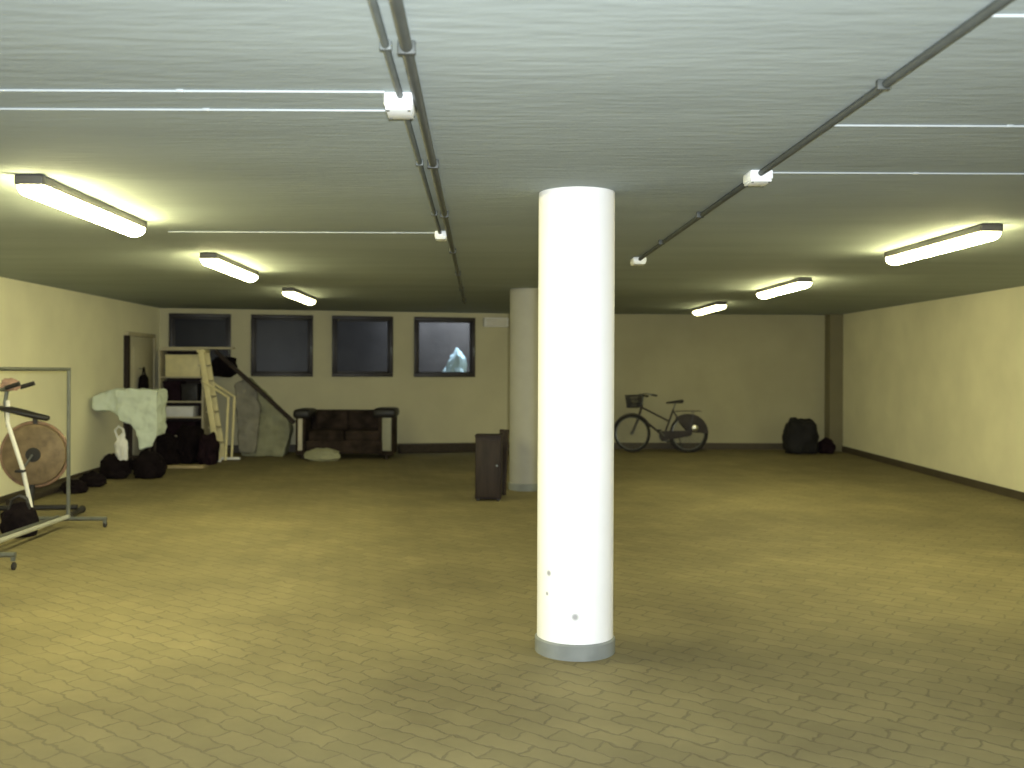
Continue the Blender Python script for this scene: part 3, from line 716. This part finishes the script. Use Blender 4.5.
fender((xf, 0, RW), fax, radians(10), radians(160))
b = new(); lathe(b, [(.06, -.006), (.095, -.006), (.095, .006), (.06, .006), (.06, -.006)], BB + Vector((0, -.05, 0)), 28, rx(pi / 2)); tube(b, [BB - Vector((0, .07, 0)), BB + Vector((0, .07, 0))], .015); obj('chainring', b, 'steel', t)
b = new(); prism(b, [BB + Vector((-.10, -.055, .02)), BB + Vector((-.06, -.055, .09)), RA + Vector((.03, -.055, .05)), RA + Vector((.05, -.055, 0)), RA + Vector((.02, -.055, -.04)), BB + Vector((-.05, -.055, -.09))], (0, -.02, 0)); obj('chain_guard', b, 'bikepaint', t)
for s in (-1, 1):
    pts = ring(RA, RW + .01, (0, 1, 0), 14, radians(50), radians(180)); b = new()
    prism(b, [p + Vector((0, s * .045, 0)) for p in pts] + [RA + Vector((-.02, s * .06, .03))], (0, s * .006, 0)); obj('coat_guard', b, 'bikepaint', t)
for s in (-1, 1):
    e = BB + Vector((s * .12, s * .085, -s * .11)); b = new(); tube(b, [BB + Vector((0, s * .07, 0)), e], .010); cr = obj('crank', b, 'steel', t)
    b = new(); box(b, e + Vector((0, s * .05, 0)), (.08, .09, .022), .004); obj('pedal', b, 'black', cr)
b = new()
rk = RW * 2 + .06
for s in (-1, 1): tube(b, [ST + Vector((.03, s * .03, -.04)), (xr - .18, s * .06, rk), (xr + .22, s * .06, rk)], .006, 6); tube(b, [(xr + .08, s * .06, rk), (xr, s * .065, RW)], .005, 6)
for k in range(4): tube(b, [(xr - .12 + k * .11, -.06, rk), (xr - .12 + k * .11, .06, rk)], .005, 6)
obj('luggage_rack', b, 'bikepaint', t)
b = new(); lathe(b, [(0, .018), (.02, .0165), (.04, .011), (.055, 0), (0, 0)], (xr + .10, -.085, RW + .10), 24, rx(pi / 2)); o = obj('reflector', b, 'reflect', t); o['label'] = 'bright white reflector on the rear wheel'
b = new(); tube(b, [(xr - .16, .04, .26), (xr - .04, .20, .012)], .009); obj('kickstand', b, 'steel', t)

# ---------------------------------------------------------------- black sacks in the right corner
Y = 17.7
t = thing('rubbish_sack', 'big bulky black sack against the back wall near the right corner', 'sack', (wl(801, Y), Y, fz(Y) - .004), 0, 'black sacks by the right corner')
b = new(); blob(b, (0, 0, .25), (.285, .26, .335), 71, .14, 1.8, power=3.5); obj('sack_body', b, 'bag', t)
b = new(); blob(b, (-.12, 0, .56), (.10, .09, .075), 72, .25, 2.2, squash=False); blob(b, (.13, .02, .53), (.12, .10, .085), 73, .25, 2.2, squash=False); obj('gathered_top', b, 'bag', t)
t = thing('rubbish_sack', 'small low dark sack right of the big black sack', 'sack', (wl(826, Y), Y - .02, fz(Y) - .004), 0, 'black sacks by the right corner')
b = new(); blob(b, (0, 0, .11), (.15, .15, .155), 75, .2, 2); obj('sack_body', b, 'cloth2', t)
b = new(); blob(b, (.0, 0, .235), (.05, .05, .05), 76, .25, 2.2, squash=False, sub=3); obj('gathered_top', b, 'cloth2', t)
